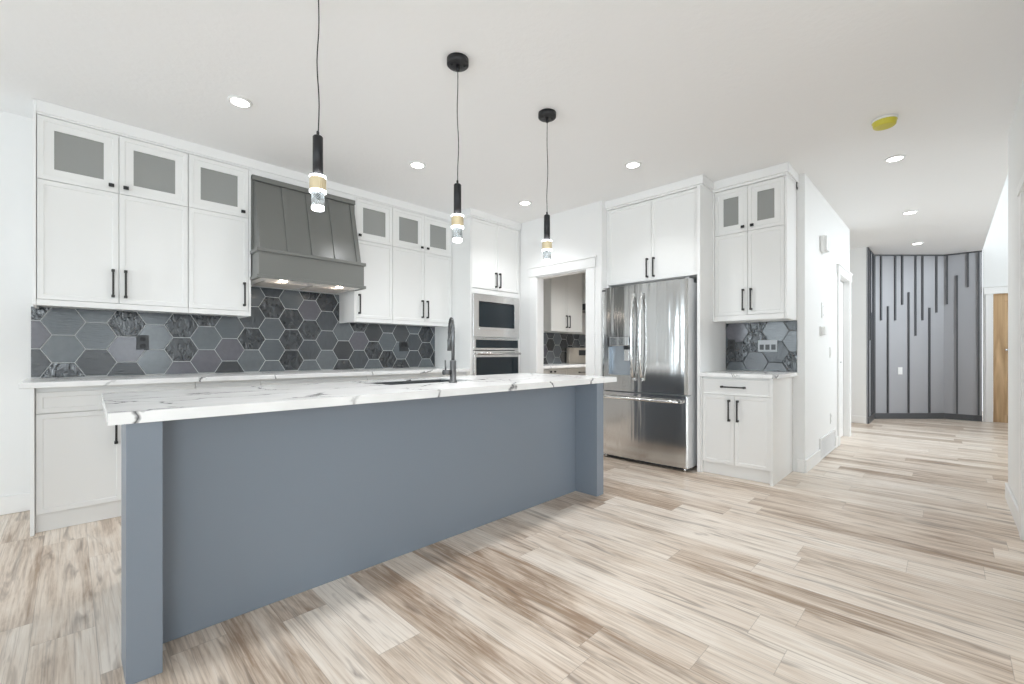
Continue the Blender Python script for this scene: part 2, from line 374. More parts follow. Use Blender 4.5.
wall('wall_pantry_end', (7.1, 7.23, 1.03, 4.56, 0, CE))
wall('wall_hall', (4.74, 6.49, .93, 1.03, 0, CE), (6.49, 7.21, .93, 1.03, 2.04, CE), (7.21, 7.33, .93, 1.03, 0, CE))
wall('wall_passage_near', (7.23, 7.33, 1.03, 2.5, 0, CE))
wall('wall_passage_end', (7.33, 8.72, 2.4, 2.5, 0, CE))
wall('wall_passage_far', (8.72, 8.84, .90, 2.4, 0, CE))
wall('wall_foyer_far', (10.31, 10.43, -.506, -.40, 0, 4.7), (10.31, 10.43, -1.37, -.506, 2.04, 4.7), (10.31, 10.43, -2.72, -1.37, 0, 4.7))
wall('wall_foyer_right', (5.0, 6.4, -2.72, -2.6, 0, 4.7), (9.0, 10.31, -2.72, -2.6, 0, 4.7), (6.4, 9.0, -2.72, -2.6, 0, 1.7), (6.4, 9.0, -2.72, -2.6, 4.1, 4.7))
wall('wall_foyer_upper', (5.0, 10.31, -.39, -.29, CE + .12, 4.7))
struct(MB().box(4.88, 10.43, -2.72, -.29, 4.7, 4.8).build('ceiling_foyer', M['ceiling']))
# windows
def window(n, fr_axis, fix, a, b, z0, z1):
    mb = MB(); t = .05
    def B(u0, u1, za, zb):
        if fr_axis == 'x': mb.box(fix - .03, fix + .03, u0, u1, za, zb)
        else: mb.box(u0, u1, fix - .03, fix + .03, za, zb)
    B(a, a + t, z0, z1); B(b - t, b, z0, z1); B(a + t, b - t, z0, z0 + t); B(a + t, b - t, z1 - t, z1); B((a + b) / 2 - .02, (a + b) / 2 + .02, z0 + t, z1 - t)
    o = struct(mb.build('window_%d' % n, M['trim']))
    g = MB()
    if fr_axis == 'x': g.box(fix - .004, fix + .004, a + .04, b - .04, z0 + .04, z1 - .04)
    else: g.box(a + .04, b - .04, fix - .004, fix + .004, z0 + .04, z1 - .04)
    g.build('glass_pane', M['winglass'], o)
for i, (a, b) in enumerate(LW): window(i + 1, 'x', -3.34, a, b, *LZ[i])
for i, (a, b) in enumerate(RW): window(i + 4, 'y', -4.34, a, b, .25, 2.4)
window(7, 'y', -2.66, 6.4, 9.0, 1.7, 4.1)
# accent wall: short return, 45 degree wall, end wall
A0, A1, A2, A3 = (8.722, .885), (9.47, .885), (10.31, .05), (10.31, -.39)
acc = MB()
acc.prism([A0, A1, A2, A3, (10.43, -.39), (10.43, .10), (9.52, 1.0), (8.85, 1.0), (8.85, .90), (8.722, .897)], 0, CE)
acc_o = struct(acc.build('wall_accent', M['accent']))
def seg_box(P, Q, s0, s1, d0, d1, z0, z1, mb):      # box on the room side of the wall line P->Q
    t = Vector((Q[0] - P[0], Q[1] - P[1])).normalized(); n = Vector((t.y, -t.x))
    n = -n if (n.x > 0) else n
    if abs(n.x) < 1e-6: n = Vector((0, -1))
    f = lambda s_, d: (P[0] + t.x * s_ + n.x * d, P[1] + t.y * s_ + n.y * d)
    mb.prism([f(s0, d0), f(s1, d0), f(s1, d1), f(s0, d1)], z0, z1)
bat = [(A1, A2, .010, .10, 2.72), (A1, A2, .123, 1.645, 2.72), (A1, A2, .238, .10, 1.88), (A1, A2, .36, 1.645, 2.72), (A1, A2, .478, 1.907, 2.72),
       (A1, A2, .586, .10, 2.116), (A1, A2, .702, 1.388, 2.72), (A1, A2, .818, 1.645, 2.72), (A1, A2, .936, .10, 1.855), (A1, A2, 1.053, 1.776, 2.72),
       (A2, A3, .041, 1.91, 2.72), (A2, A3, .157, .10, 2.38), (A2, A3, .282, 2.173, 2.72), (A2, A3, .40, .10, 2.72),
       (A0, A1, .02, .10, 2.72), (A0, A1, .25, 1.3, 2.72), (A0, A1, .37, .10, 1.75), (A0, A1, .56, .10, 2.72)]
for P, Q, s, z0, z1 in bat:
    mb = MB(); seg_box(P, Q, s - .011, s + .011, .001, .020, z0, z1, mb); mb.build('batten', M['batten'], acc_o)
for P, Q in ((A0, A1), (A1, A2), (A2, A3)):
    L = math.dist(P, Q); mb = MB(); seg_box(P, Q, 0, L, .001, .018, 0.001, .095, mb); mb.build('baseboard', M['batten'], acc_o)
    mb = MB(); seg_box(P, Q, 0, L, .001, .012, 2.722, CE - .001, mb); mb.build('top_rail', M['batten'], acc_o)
# baseboards
def base(name, *boxes):
    mb = MB()
    for b in boxes: mb.box(*b, .003)
    return struct(mb.build(name, M['trim']))
base('baseboard_back', (-3.28, -.172, 4.546, 4.559, 0.001, .125))
base('baseboard_left', (-3.279, -3.265, -4.28, 4.54, .001, .125))
base('baseboard_hall', (4.74, 5.37, .916, .929, .001, .12), (6.235, 6.38, .916, .929, .001, .12))
base('baseboard_corner', (4.726, 4.739, .93, .99, .001, .12))
base('baseboard_right', (4.035, 5.003, -.321, -.307, .001, .118))
base('baseboard_passage', (8.706, 8.719, .91, 2.39, .001, .115))
base('baseboard_pantry', (4.026, 4.039, 3.69, 3.83, .001, .12))
# casings
def trim(n, *boxes):
    mb = MB()
    for b in boxes: mb.box(*b, .002)
    return struct(mb.build('trim_%d' % n, M['trim']))
# pantry opening: casings, stepped head, jamb lining
trim(1, (4.022, 4.039, 3.575, 3.685, .001, 2.035), (4.022, 4.039, 2.735, 2.845, .001, 2.035), (4.014, 4.039, 2.72, 3.70, 2.036, 2.14), (4.006, 4.039, 2.705, 3.715, 2.141, 2.16))
trim(2, (4.03, 4.15, 3.568, 3.579, .001, 2.02), (4.03, 4.15, 2.841, 2.852, .001, 2.02), (4.03, 4.15, 2.852, 3.568, 2.02, 2.034))
# hall doorway
trim(3, (6.38, 6.49, .912, .929, .001, 2.035), (7.21, 7.32, .912, .929, .001, 2.035), (6.36, 7.335, .905, .929, 2.036, 2.13), (6.345, 7.345, .898, .929, 2.131, 2.15))
d = MB(); Fr('B', .985).loops(d, 6.495, 7.205, .008, 2.03, [(0, -.03), (0, 0), (.11, 0), (.118, -.008)])
dh = struct(d.build('door_1', M['trim'])); MB().box(6.56, 6.575, .93, .984, .98, .995).box(6.56, 6.66, .925, .94, .98, .995, .003).build('door_handle', M['chrome'], dh)
# cased opening in the right wall
trim(4, (3.935, 4.032, -.321, -.303, .001, 2.045), (2.95, 3.045, -.321, -.303, .001, 2.045), (2.93, 4.05, -.321, -.296, 2.046, 2.10), (3.05, 3.061, -.43, -.322, .001, 2.035), (3.919, 3.93, -.43, -.322, .001, 2.035))
# entry door at the end of the hall
trim(5, (10.292, 10.309, -.506, -.425, .001, 2.035), (10.292, 10.309, -1.45, -1.37, .001, 2.035), (10.285, 10.309, -1.47, -.405, 2.036, 2.14), (10.278, 10.309, -1.485, -.395, 2.141, 2.16))
d = MB(); Fr('R', 10.335).loops(d, -1.365, -.511, .004, 2.035, [(0, -.04), (0, 0), (.12, 0), (.128, -.008)])
d2 = struct(d.build('door_2', M['wood']))
hm = MB(); hm.box(10.30, 10.334, -.665, -.635, 1.135, 1.165, .003); hm.box(10.285, 10.30, -.78, -.635, 1.142, 1.158, .004); hm.build('door_handle', M['chrome'], d2)

# ------------------------------------------------------------------ hexagonal tile backsplash
def clip(poly, axis, lim, keep_gt):
    out = []
    for i in range(len(poly)):
        a, b = poly[i], poly[(i + 1) % len(poly)]
        ia = (a[axis] >= lim) if keep_gt else (a[axis] <= lim); ib = (b[axis] >= lim) if keep_gt else (b[axis] <= lim)
        if ia: out.append(a)
        if ia != ib:
            t = (lim - a[axis]) / (b[axis] - a[axis]); out.append((a[0] + t * (b[0] - a[0]), a[1] + t * (b[1] - a[1])))
    return out
def backsplash(kind, face, rects, uc, zc, label, pitch=.2):
    fr = Fr(kind, face); mb = MB(); rng = random.Random(11 if kind == 'B' else 5)
    for (u0, u1, z0, z1) in rects: fr.box(mb, u0, u1, .001, .0072, z0, z1, m=6)
    step = pitch * .8660254; R = pitch / math.sqrt(3)
    umin = min(r[0] for r in rects); umax = max(r[1] for r in rects)
    for i in range(int((umin - uc) / step) - 2, int((umax - uc) / step) + 3):
        for j in range(-12, 14):
            c = (uc + i * step, zc + j * pitch + (pitch / 2 if i % 2 else 0))
            mi = rng.choices([0, 1, 2, 3, 4, 5], [3.0, 2.8, 3.0, 3.6, 1.0, 1.4])[0]
            for (u0, u1, z0, z1) in rects:
                rr = R - .0033; hp = [(c[0] + rr * math.cos(k * math.pi / 3), c[1] + rr * math.sin(k * math.pi / 3)) for k in range(6)]
                for ax, lim, g in ((0, u0, 1), (0, u1, 0), (1, z0, 1), (1, z1, 0)):
                    hp = clip(hp, ax, lim, g) if hp else hp
                ar = abs(sum(hp[k][0] * hp[(k + 1) % len(hp)][1] - hp[(k + 1) % len(hp)][0] * hp[k][1] for k in range(len(hp)))) / 2 if len(hp) > 2 else 0
                if ar < 2e-5: continue
                cx = sum(p[0] for p in hp) / len(hp); cz = sum(p[1] for p in hp) / len(hp)
                ins = lambda p, q: (cx + (p[0] - cx) * q, cz + (p[1] - cz) * q)
                mb.rings([[fr.p(*[ins(p, 1)[0], .006, ins(p, 1)[1]]) for p in hp], [fr.p(ins(p, 1)[0], .0085, ins(p, 1)[1]) for p in hp],
                          [fr.p(ins(p, .98)[0], .0098, ins(p, .98)[1]) for p in hp]], m=mi, smooth=False)
    return tag(mb.build('tile_backsplash', M['tiles'] + [M['grout' if kind == 'B' else 'groutshade']]), label, 'backsplash')
backsplash('B', 4.559, [(-.192, 1.083, .926, 1.425), (1.083, 1.999, .926, 1.712), (1.999, 3.212, .926, 1.425)], -.033, 1.129,
           'long dark hexagon tile backsplash running along the back wall under the range hood')
backsplash('R', 4.739, [(.99, 1.613, .926, 1.40)], 1.165, 1.11, 'small dark hexagon tile backsplash beside the refrigerator above the short counter')

# ------------------------------------------------------------------ upper cabinets on the back wall
def carcass(parent, fr, u0, u1, depth, z0, zs, z1, m='cab'):
    mb = MB(); t = .016; k = -.0205
    fr.box(mb, u0, u1, k - depth, k, z0, zs - .01)                       # closed lower box
    fr.box(mb, u0, u0 + t, k - depth, k, zs - .01, z1); fr.box(mb, u1 - t, u1, k - depth, k, zs - .01, z1)
    fr.box(mb, u0 + t, u1 - t, k - depth, k, z1 - t, z1)
    mb.build('carcass', M[m], parent)
    ib = MB(); fr.box(ib, u0 + t, u1 - t, k - depth, k - depth + .01, zs - .01, z1 - t); fr.box(ib, u0 + t, u1 - t, k - depth + .01, k - .002, zs - .012, zs + .012)
    ib.build('interior_lining', M['cabin'], parent)
def upper(fr, depth, u0, u1, joints, zb, zs, zt, label, group, single_knob=None, rail_z=1.412):
    c = fr.p((u0 + u1) / 2, -depth / 2, rail_z); t = thing('upper_cabinet', c, label, 'cabinet', group)
    carcass(t, fr, u0, u1, depth, zb, zs, zt)
    r = MB(); fr.box(r, u0, u1, -.0205, .004, rail_z, zb - .001, .002); fr.box(r, u0, u1, -depth - .02, -.0205, zb - .022, zb - .001); r.build('light_rail', M['cab'], t)
    es = [u0] + joints + [u1]
    for i in range(len(es) - 1):
        a, b = es[i], es[i + 1]
        lo = fr.door(t, a, b, zb, zs); up = fr.door(t, a, b, zs, zt, glass=True, name='glass_door')
        if joints:
            u = b - .032 if i == 0 else a + .035
        else: u = single_knob
        fr.pull_v(u, 1.495, 1.69, lo) if zb > 1.4 else None
        fr.knob(u - (.009 if u > (a + b) / 2 else -.002), zs + .045, up)
    return t
FB = Fr('B', 4.20); DP = .335; g = 'white upper cabinets on the back wall'
upper(FB, DP, -.153, .649, [.247], 1.452, 2.238, 2.655, 'white double-door upper cabinet with two glass doors at far left of the back wall', g)
upper(FB, DP, .651, 1.066, [], 1.452, 2.238, 2.655, 'white single-door upper cabinet immediately left of the grey range hood', g, single_knob=1.031)
upper(FB, DP, 2.014, 2.423, [], 1.452, 2.238, 2.655, 'white single-door upper cabinet immediately right of the grey range hood', g, single_knob=2.047)
upper(FB, DP, 2.425, 3.212, [2.824], 1.452, 2.238, 2.655, 'white double-door upper cabinet between the hood side cabinet and the oven tower', g)
trim(6, (-.170, -.1545, 4.196, 4.558, 1.412, 2.744), (1.0675, 1.083, 4.198, 4.558, 1.412, 2.656), (1.999, 2.0125, 4.198, 4.558, 1.412, 2.656))
# crown and frieze over the back wall cabinets
trim(7, (-.1535, 3.213, 4.185, 4.558, 2.668, 2.744), (-.1535, 3.213, 4.197, 4.23, 2.657, 2.668), (1.084, 1.998, 4.199, 4.23, 2.614, 2.657))

# ------------------------------------------------------------------ range hood
hd = thing('range_hood', (1.545, 4.3, 1.72), 'grey painted range hood with battens and a trimmed band over the back wall', 'range hood')
HL, HR = 1.102, 1.984
hb = MB(); pr = [(4.555, 1.955), (4.03, 1.955), (4.2025, 2.592), (4.555, 2.592)]
hb.rings([[Vector((x, y, z)) for y, z in pr] for x in (HL, HR)], smooth=False); hb.build('sloped_body', M['hood'], hd)
def on_slope(z, d):   # point on the slope face plus d outwards
    t = (z - 1.955) / .645; n = Vector((-.645, .175)).normalized() ; y = 4.03 + .175 * t
    return (y + n.x * d, z - abs(n.y) * d * -1 * 0 + n.y * d * 0)
for xc in (HL + .022, HL + .235, (HL + HR) / 2, HR - .235, HR - .022):
    m_ = MB(); m_.rings([[Vector((x, on_slope(1.957, d)[0], 1.957)) for x, d in ((xc - .02, .0008), (xc + .02, .0008), (xc + .02, .013), (xc - .02, .013))],
                         [Vector((x, on_slope(2.565, d)[0], 2.565)) for x, d in ((xc - .02, .0008), (xc + .02, .0008), (xc + .02, .013), (xc - .02, .013))]], smooth=False)
    m_.build('batten', M['hood'], hd)
bx('top_board', M['hood'], (1.087, 1.996, 4.172, 4.204, 2.57, 2.612), hd, .002)
for a in ((1.0845, 1.1005), (1.9855, 1.9985)): bx('side_strip', M['hood'], (*a, 4.196, 4.21, 1.967, 2.569), hd)
bd = MB(); bd.box(1.090, 2.0, 4.0, 4.02, 1.722, 1.95); bd.box(1.090, 1.11, 4.02, 4.195, 1.722, 1.95); bd.box(1.98, 2.0, 4.02, 4.195, 1.722, 1.95)
bd.box(1.090, 1.106, 4.195, 4.556, 1.74, 1.955); bd.box(1.98, 1.996, 4.195, 4.556, 1.74, 1.955); bd.build('band', M['hood'], hd)
for nm, za, zb_ in (('upper_lip', 1.937, 1.966), ('lower_lip', 1.718, 1.745)):
    lp = MB(); lp.box(1.074, 2.016, 3.986, 3.9995, za, zb_, .002); lp.box(1.074, 1.0895, 3.9995, 4.194, za, zb_, .002); lp.box(2.0005, 2.016, 3.9995, 4.194, za, zb_, .002); lp.build(nm, M['hood'], hd)
ins = MB(); ins.box(1.112, 1.978, 4.022, 4.54, 1.722, 1.735); ins_o = ins.build('insert_panel', M['insert'], hd)
for a, b in ((1.17, 1.52), (1.57, 1.92)):
    fm = MB(); fm.box(a, b, 4.14, 4.46, 1.714, 1.7215)
    for k in range(9): fm.box(a + .01, b - .01, 4.155 + k * .034, 4.17 + k * .034, 1.709, 1.714)
    fm.build('filter', M['filter'], ins_o)
for x in (1.30, 1.79):
    MB().lathe((x, 4.075, 1.713), [(.03, 0), (.03, .0085)], 16).build('bulb', M['bulb'], ins_o)

# ------------------------------------------------------------------ base cabinets on the back wall
FBB = Fr('B', 3.93)
def base_cab(u0, u1, doors, drawers, label):
    t = thing('base_cabinet', ((u0 + u1) / 2, 4.25, 0), label, 'cabinet', 'white base cabinets under the back wall counter')
    MB().box(u0 + .001, u1 - .001, 3.9505, 4.555, .115, .887).build('carcass', M['cab'], t)
    MB().box(u0 + .001, u1 - .001, 3.952, 3.97, .001, .1145).build('toe_kick', M['cab'], t)
    ds = [u0] + drawers + [u1]
    for a, b in zip(ds[:-1], ds[1:]):
        o = FBB.door(t, a, b, .727, .860, name='drawer_front'); FBB.pull_h((a + b) / 2 - .1, (a + b) / 2 + .1, .795, o)
    ds = [u0] + doors + [u1]
    for i, (a, b) in enumerate(zip(ds[:-1], ds[1:])):
        o = FBB.door(t, a, b, .112, .727); FBB.pull_v(b - .036 if i == 0 else a + .036, .50, .69, o)
base_cab(-.149, .653, [.252], [], 'white base cabinet with one wide drawer at the left end of the back counter')
base_cab(.654, 1.084, [], [], 'narrow white base cabinet second from left behind the island')
base_cab(1.085, 2.0, [1.545], [], 'white base cabinet straight below the grey range hood')
base_cab(2.001, 2.61, [], [], 'white base cabinet behind the island right of the hood')
base_cab(2.611, 3.212, [2.91], [], 'white base cabinet beside the oven tower')
trim(8, (-.168, -.150, 3.893, 4.558, .001, .888))
ct = MB(); ct.box(-.212, 3.212, 3.868, 4.558, .889, .923, .003)
tag(ct.build('countertop', M['quartz']), 'long white veined quartz countertop along the back wall below the tiles', 'countertop')

# ------------------------------------------------------------------ oven tower
FT = Fr('B', 3.86)
tw = thing('oven_tower_cabinet', (3.62, 4.2, 0), 'tall white cabinet housing the microwave and wall oven in the kitchen corner', 'cabinet')
tb = MB(); tb.box(3.215, 3.233, 3.861, 4.557, .001, 2.65); tb.box(4.008, 4.026, 3.861, 4.557, .001, 2.65); tb.box(3.233, 4.008, 3.882, 4.557, 1.845, 2.65)
tb.box(3.233, 4.008, 3.882, 4.557, .10, .42); tb.box(3.233, 4.008, 4.54, 4.557, .42, 1.845)
tb.box(3.233, 3.256, 3.866, 3.90, .42, 1.845); tb.box(3.992, 4.008, 3.866, 3.90, .42, 1.845); tb.box(3.256, 3.992, 3.866, 3.90, 1.79, 1.845); tb.box(3.256, 3.992, 3.866, 4.54, 1.272, 1.284)
tb.build('carcass', M['cab'], tw)
for i, (a, b) in enumerate(((3.236, 3.636), (3.636, 4.006))):
    o = FT.door(tw, a, b, 1.852, 2.65); FT.pull_v(3.605 if i == 0 else 3.668, 1.885, 2.06, o)
o = FT.door(tw, 3.236, 4.006, .11, .42, name='drawer_front'); FT.pull_h(3.5, 3.74, .33, o)
trim(9, (3.190, 4.026, 3.832, 4.184, 2.668, 2.744), (3.208, 4.026, 3.85, 4.184, 2.652, 2.668))
mw = thing('microwave_oven', (3.62, 3.9, 1.285), 'built-in stainless microwave with dark glass door above the wall oven', 'microwave')
mm = MB(); FT.loops(mm, 3.246, 4.004, 1.286, 1.788, [(0, -.003), (0, .010), (.003, .013), (.085, .013), (.088, .004)], cap=False); mm.build('trim_frame', M['steellt'], mw)
MB().box(3.29, 3.96, 3.885, 4.40, 1.32, 1.76).build('body', M['darkplastic'], mw)
FTb = lambda mb, *a: FT.box(mb, *a)
q = MB(); FT.box(q, 3.336, 3.978 - .06, -.02, .012, 1.405, 1.69, .003); q.build('door_window', M['blackglass'], mw)
q = MB(); FT.box(q, 3.920, 3.978, -.02, .011, 1.405, 1.69, .003); q.build('control_panel', M['blackglass'], mw)
q = MB(); FT.box(q, 3.336, 3.978, -.02, .016, 1.368, 1.404, .004); q.build('door_handle', M['steellt'], mw)
ov = thing('wall_oven', (3.62, 3.9, .43), 'built-in wall oven with bar handle and dark glass below the microwave', 'oven')
MB().box(3.27, 3.98, 3.903, 4.45, .44, 1.262).build('body', M['darkplastic'], ov)
q = MB(); FT.box(q, 3.258, 3.99, -.042, .008, 1.135, 1.268, .003); cp = q.build('control_panel', M['steellt'], ov)
q = MB(); FT.box(q, 3.292, 3.982, .0085, .013, 1.160, 1.256, .002); q.build('display_glass', M['blackglass'], cp)
q = MB(); FT.box(q, 3.258, 3.99, -.042, .014, .43, 1.127, .003); dr = q.build('door', M['steellt'], ov)
q = MB(); FT.box(q, 3.292, 3.982, .0145, .018, .56, 1.052, .002); q.build('door_window', M['blackglass'], dr)
q = MB(); q.tube([FT.p(3.268, .055, 1.092), FT.p(3.98, .055, 1.092)], .014, 12)
for u in (3.31, 3.94): q.tube([FT.p(u, .0145, 1.092), FT.p(u, .05, 1.092)], .01, 10)
q.build('handle', M['steellt'], dr)

# ------------------------------------------------------------------ refrigerator and its cabinets
FG = Fr('R', 4.015)
rf = thing('refrigerator', (4.4, 2.155, 0), 'stainless French-door refrigerator with ice dispenser and bottom freezer drawer', 'refrigerator')
MB().box(4.064, 4.70, 1.693, 2.617, .03, 1.765, .004).build('body', M['greyside'], rf)
def grey_sides(o):
    o.data.materials.append(M['greyside'])
    for p in o.data.polygons:
        if abs(p.normal.y) > .95: p.material_index = 1
    return o
def bowed(u0, u1, z0, z1, bulge_c=2.155, half=.465, t=.068, n=12):
    pts = []
    for k in range(n + 1):
        u = u0 + (u1 - u0) * .5 * (1 - math.cos(math.pi * k / n)); bow = .018 * (1 - ((u - bulge_c) / half) ** 2)
        e = min(u - 1.693, 2.617 - u); edge = -.010 * max(0, 1 - e / .02) ** 2
        pts.append((3.992 - bow - edge, u))
    pts += [(4.061, u1), (4.061, u0)]
    return pts
for nm, a, b in (('left_door', 2.177, 2.617), ('right_door', 1.693, 2.1735)):
    d = MB()
    if nm == 'right_door': d.prism(bowed(a, b, 0, 0), .712, 1.785, smooth=False)
    else:
        d.prism(bowed(a, 2.272, 0, 0, n=5), .712, 1.785); d.prism(bowed(2.532, b, 0, 0, n=5), .712, 1.785)
        d.prism(bowed(2.272, 2.532, 0, 0, n=6), 1.265, 1.785); d.prism(bowed(2.272, 2.532, 0, 0, n=6), .712, .876)
    o = grey_sides(d.build('door', M['steel'], rf))
    u = 2.225 if nm == 'left_door' else 2.133
    hn = MB(); path = []
    for k in range(13):
        s_ = k / 12; z = .83 + .86 * s_; out = .012 + .050 * (1 - (2 * s_ - 1) ** 4)
        path.append((3.974 - out, u, z))
    hn.tube(path, [.016] * 13, 10); hn.box(3.942, 3.9755, u - .012, u + .012, .825, .855, .003); hn.box(3.942, 3.9755, u - .012, u + .012, 1.66, 1.692, .003)
    hn.build('handle', M['handle'], o)
    if nm == 'left_door':
        c = MB(); c.box(4.040, 4.061, 2.272, 2.532, .876, 1.265); c.box(3.992, 4.040, 2.272, 2.279, .876, 1.265); c.box(3.992, 4.040, 2.525, 2.532, .876, 1.265)
        c.box(3.992, 4.040, 2.279, 2.525, .876, .884); do = c.build('dispenser_recess', M['dispgrey'], o)
        c = MB(); c.box(3.978, 4.039, 2.29, 2.515, 1.175, 1.264, .004); c.build('dispenser_control', M['steel'], do)
        for q in ((3.972, 4.041, 2.272, 2.289, 1.165, 1.264), (3.972, 4.041, 2.516, 2.532, 1.165, 1.264)): bx('dispenser_trim', M['darkplastic'], q, do, .002)
        bx('dispenser_spout', M['darkplastic'], (4.0, 4.041, 2.29, 2.36, 1.135, 1.174), do, .003)
        c = MB(); c.box(4.008, 4.023, 2.30, 2.36, 1.02, 1.139, .004); c.build('dispenser_paddle', M['steellt'], do)
fz = MB(); fz.prism(bowed(1.693, 2.617, 0, 0), .036, .698); fo = grey_sides(fz.build('freezer_drawer', M['steel'], rf))
hn = MB(); path = [(3.974 - (.010 + .05 * (1 - (2 * k / 16 - 1) ** 6)), 1.735 + .84 * k / 16, .647) for k in range(17)]
hn.tube(path, .0155, 10); hn.box(3.937, 3.9755, 1.735, 1.762, .634, .660, .003); hn.box(3.937, 3.9755, 2.55, 2.577, .634, .660, .003); hn.build('handle', M['handle'], fo)
q = MB(); q.box(4.03, 4.2, 1.71, 2.60, .012, .035); q.build('kick_grille', M['darkplastic'], rf)
for u in (1.73, 2.575):
    MB().lathe((4.015, u, .001), [(.014, 0), (.014, .03), (.008, .03), (.008, .035)], 12).build('levelling_foot', M['chrome'], rf)
for u in (1.72, 2.59):
    MB().box(4.04, 4.14, u - .022, u + .022, 1.7655, 1.80, .006).build('hinge_cover', M['greyside'], rf)
lm = MB(); lm.rings([[Vector((x, 2.604 + .0075 * math.cos(k * math.pi / 10), 1.758 + .0075 * math.sin(k * math.pi / 10))) for k in range(20)] for x in (3.9865, 3.9895)]); lm.build('logo_disc', M['darkplastic'], rf)
for nm, bs in (('logo_letter', ((2.5905, 2.5925, 1.751, 1.765), (2.5845, 2.5905, 1.751, 1.753))), ('logo_letter', ((2.5795, 2.5815, 1.751, 1.765), (2.572, 2.5795, 1.763, 1.765), (2.572, 2.5795, 1.751, 1.753), (2.5705, 2.572, 1.751, 1.759), (2.572, 2.576, 1.757, 1.759)))):
    q = MB()
    for bb_ in bs: q.box(3.9795, 3.9885, *bb_)
    q.build(nm, M['darkplastic'], rf)
FC = Fr('R', 4.14)
fc = thing('fridge_top_cabinet', (4.43, 2.135, 1.835), 'white two-door cabinet mounted above the refrigerator', 'cabinet')
MB().box(4.1605, 4.737, 1.648, 2.64, 1.837, 2.65).build('carcass', M['cab'], fc)
for i, (a, b) in enumerate(((1.648, 2.129), (2.129, 2.63))):
    o = FC.door(fc, a, b, 1.835, 2.65); FC.pull_v(2.097 if i == 0 else 2.167, 1.868, 2.06, o)
trim(10, (4.10, 4.737, 1.60, 2.648, 2.668, 2.744), (4.122, 4.737, 1.617, 2.648, 2.652, 2.668))
trim(11, (4.085, 4.737, 1.618, 1.646, .001, 2.651))
trim(12, (4.142, 4.20, 2.632, 2.6485, 1.77, 2.651))
FD = Fr('R', 4.395)
uc = upper(FD, .32, 1.012, 1.602, [1.309], 1.452, 2.222, 2.645, 'white upper cabinet with two small glass doors right of the refrigerator', None, rail_z=1.402)
trim(13, (4.39, 4.737, .992, 1.0105, 1.402, 2.645), (4.39, 4.41, 1.6035, 1.617, 1.402, 2.645))
trim(14, (4.355, 4.737, .975, 1.599, 2.668, 2.744), (4.378, 4.737, .989, 1.616, 2.647, 2.668))
FE = Fr('R', 4.10)
bc = thing('base_cabinet', (4.42, 1.32, 0), 'white base cabinet with one drawer and two doors beside the refrigerator', 'cabinet')
MB().box(4.1205, 4.737, 1.046, 1.606, .115, .887).build('carcass', M['cab'], bc)
MB().box(4.14, 4.16, 1.046, 1.606, .001, .1145).build('toe_kick', M['cab'], bc)
MB().box(4.078, 4.737, 1.024, 1.0445, .001, .887).build('end_panel', M['cab'], bc)
MB().box(4.10, 4.737, 1.607, 1.6165, .001, .887).build('filler', M['cab'], bc)
o = FE.door(bc, 1.046, 1.605, .725, .872, name='drawer_front', frame=.012); FE.pull_h(1.236, 1.436, .80, o)
for i, (a, b) in enumerate(((1.046, 1.328), (1.328, 1.605))):
    o = FE.door(bc, a, b, .112, .725); FE.pull_v(1.298 if i == 0 else 1.368, .50, .685, o)
c2 = MB(); r = .05; pts = [(4.737, 1.615), (4.062, 1.615)]
for k in range(7): a = math.pi + k * math.pi / 12; pts.append((4.062 + r + r * math.cos(a), .985 + r + r * math.sin(a)))
pts.append((4.737, .985)); c2.prism(pts, .889, .921)
tag(c2.build('countertop', M['quartz']), 'short white quartz countertop with rounded corner beside the refrigerator', 'countertop')

# ------------------------------------------------------------------ island
il = thing('kitchen_island', (1.53, 2.4, 0), 'large slate blue kitchen island with panel legs at both ends', 'kitchen island')
MB().box(.19, 2.89, 2.105, 2.125, .001, .867).box(.19, 1.34, 2.125, 2.84, .001, .867).box(2.04, 2.89, 2.125, 2.84, .001, .867).box(1.34, 2.04, 2.125, 2.84, .001, .66).build('body', M['island'], il)
MB().box(.130, .225, 1.917, 2.1045, .001, .867, .001).build('leg', M['island'], il)
MB().box(2.840, 2.930, 1.905, 2.1045, .001, .867, .001).build('leg', M['island'], il)
FI = lambda u0, u1: None
for a, b in ((.24, .84), (.84, 1.35), (2.1, 2.83)):
    q = MB(); q.box(a + .002, b - .002, 2.841, 2.86, .11, .86); o = q.build('door', M['island'], il)
    MB().box((a + b) / 2 - .1, (a + b) / 2 + .1, 2.884, 2.896, .78, .792).box((a + b) / 2 - .095, (a + b) / 2 - .08, 2.8605, 2.89, .78, .792).box((a + b) / 2 + .08, (a + b) / 2 + .095, 2.8605, 2.89, .78, .792).build('handle', M['bronze'], o)
SX0, SX1, SY0, SY1 = 1.36, 2.02, 2.385, 2.78; IX0, IX1, IY0, IY1, IZ0, IZ1 = .099, 3.115, 1.900, 2.893, .868, .907
it = MB()
it.poly([(x, y, z) for z in (IZ0, IZ1) for (x, y) in ((IX0 - .014, IY0), (IX1, IY0), (IX1, IY1), (IX0 + .009, IY1), (SX0, SY0), (SX1, SY0), (SX1, SY1), (SX0, SY1))],
        [(8, 9, 13, 12), (9, 10, 14, 13), (10, 11, 15, 14), (11, 8, 12, 15), (0, 1, 5, 4), (1, 2, 6, 5), (2, 3, 7, 6), (3, 0, 4, 7),
         (0, 1, 9, 8), (1, 2, 10, 9), (2, 3, 11, 10), (3, 0, 8, 11), (4, 5, 13, 12), (5, 6, 14, 13), (6, 7, 15, 14), (7, 4, 12, 15)])
tag(it.build('island_countertop', M['quartz']), 'thick white quartz slab with grey veins on top of the blue island', 'countertop')
sk = MB(); t = .004
sk.box(SX0 + .001, SX1 - .001, SY0 + .001, SY1 - .001, .8695, .8735); sk.bm.clear()
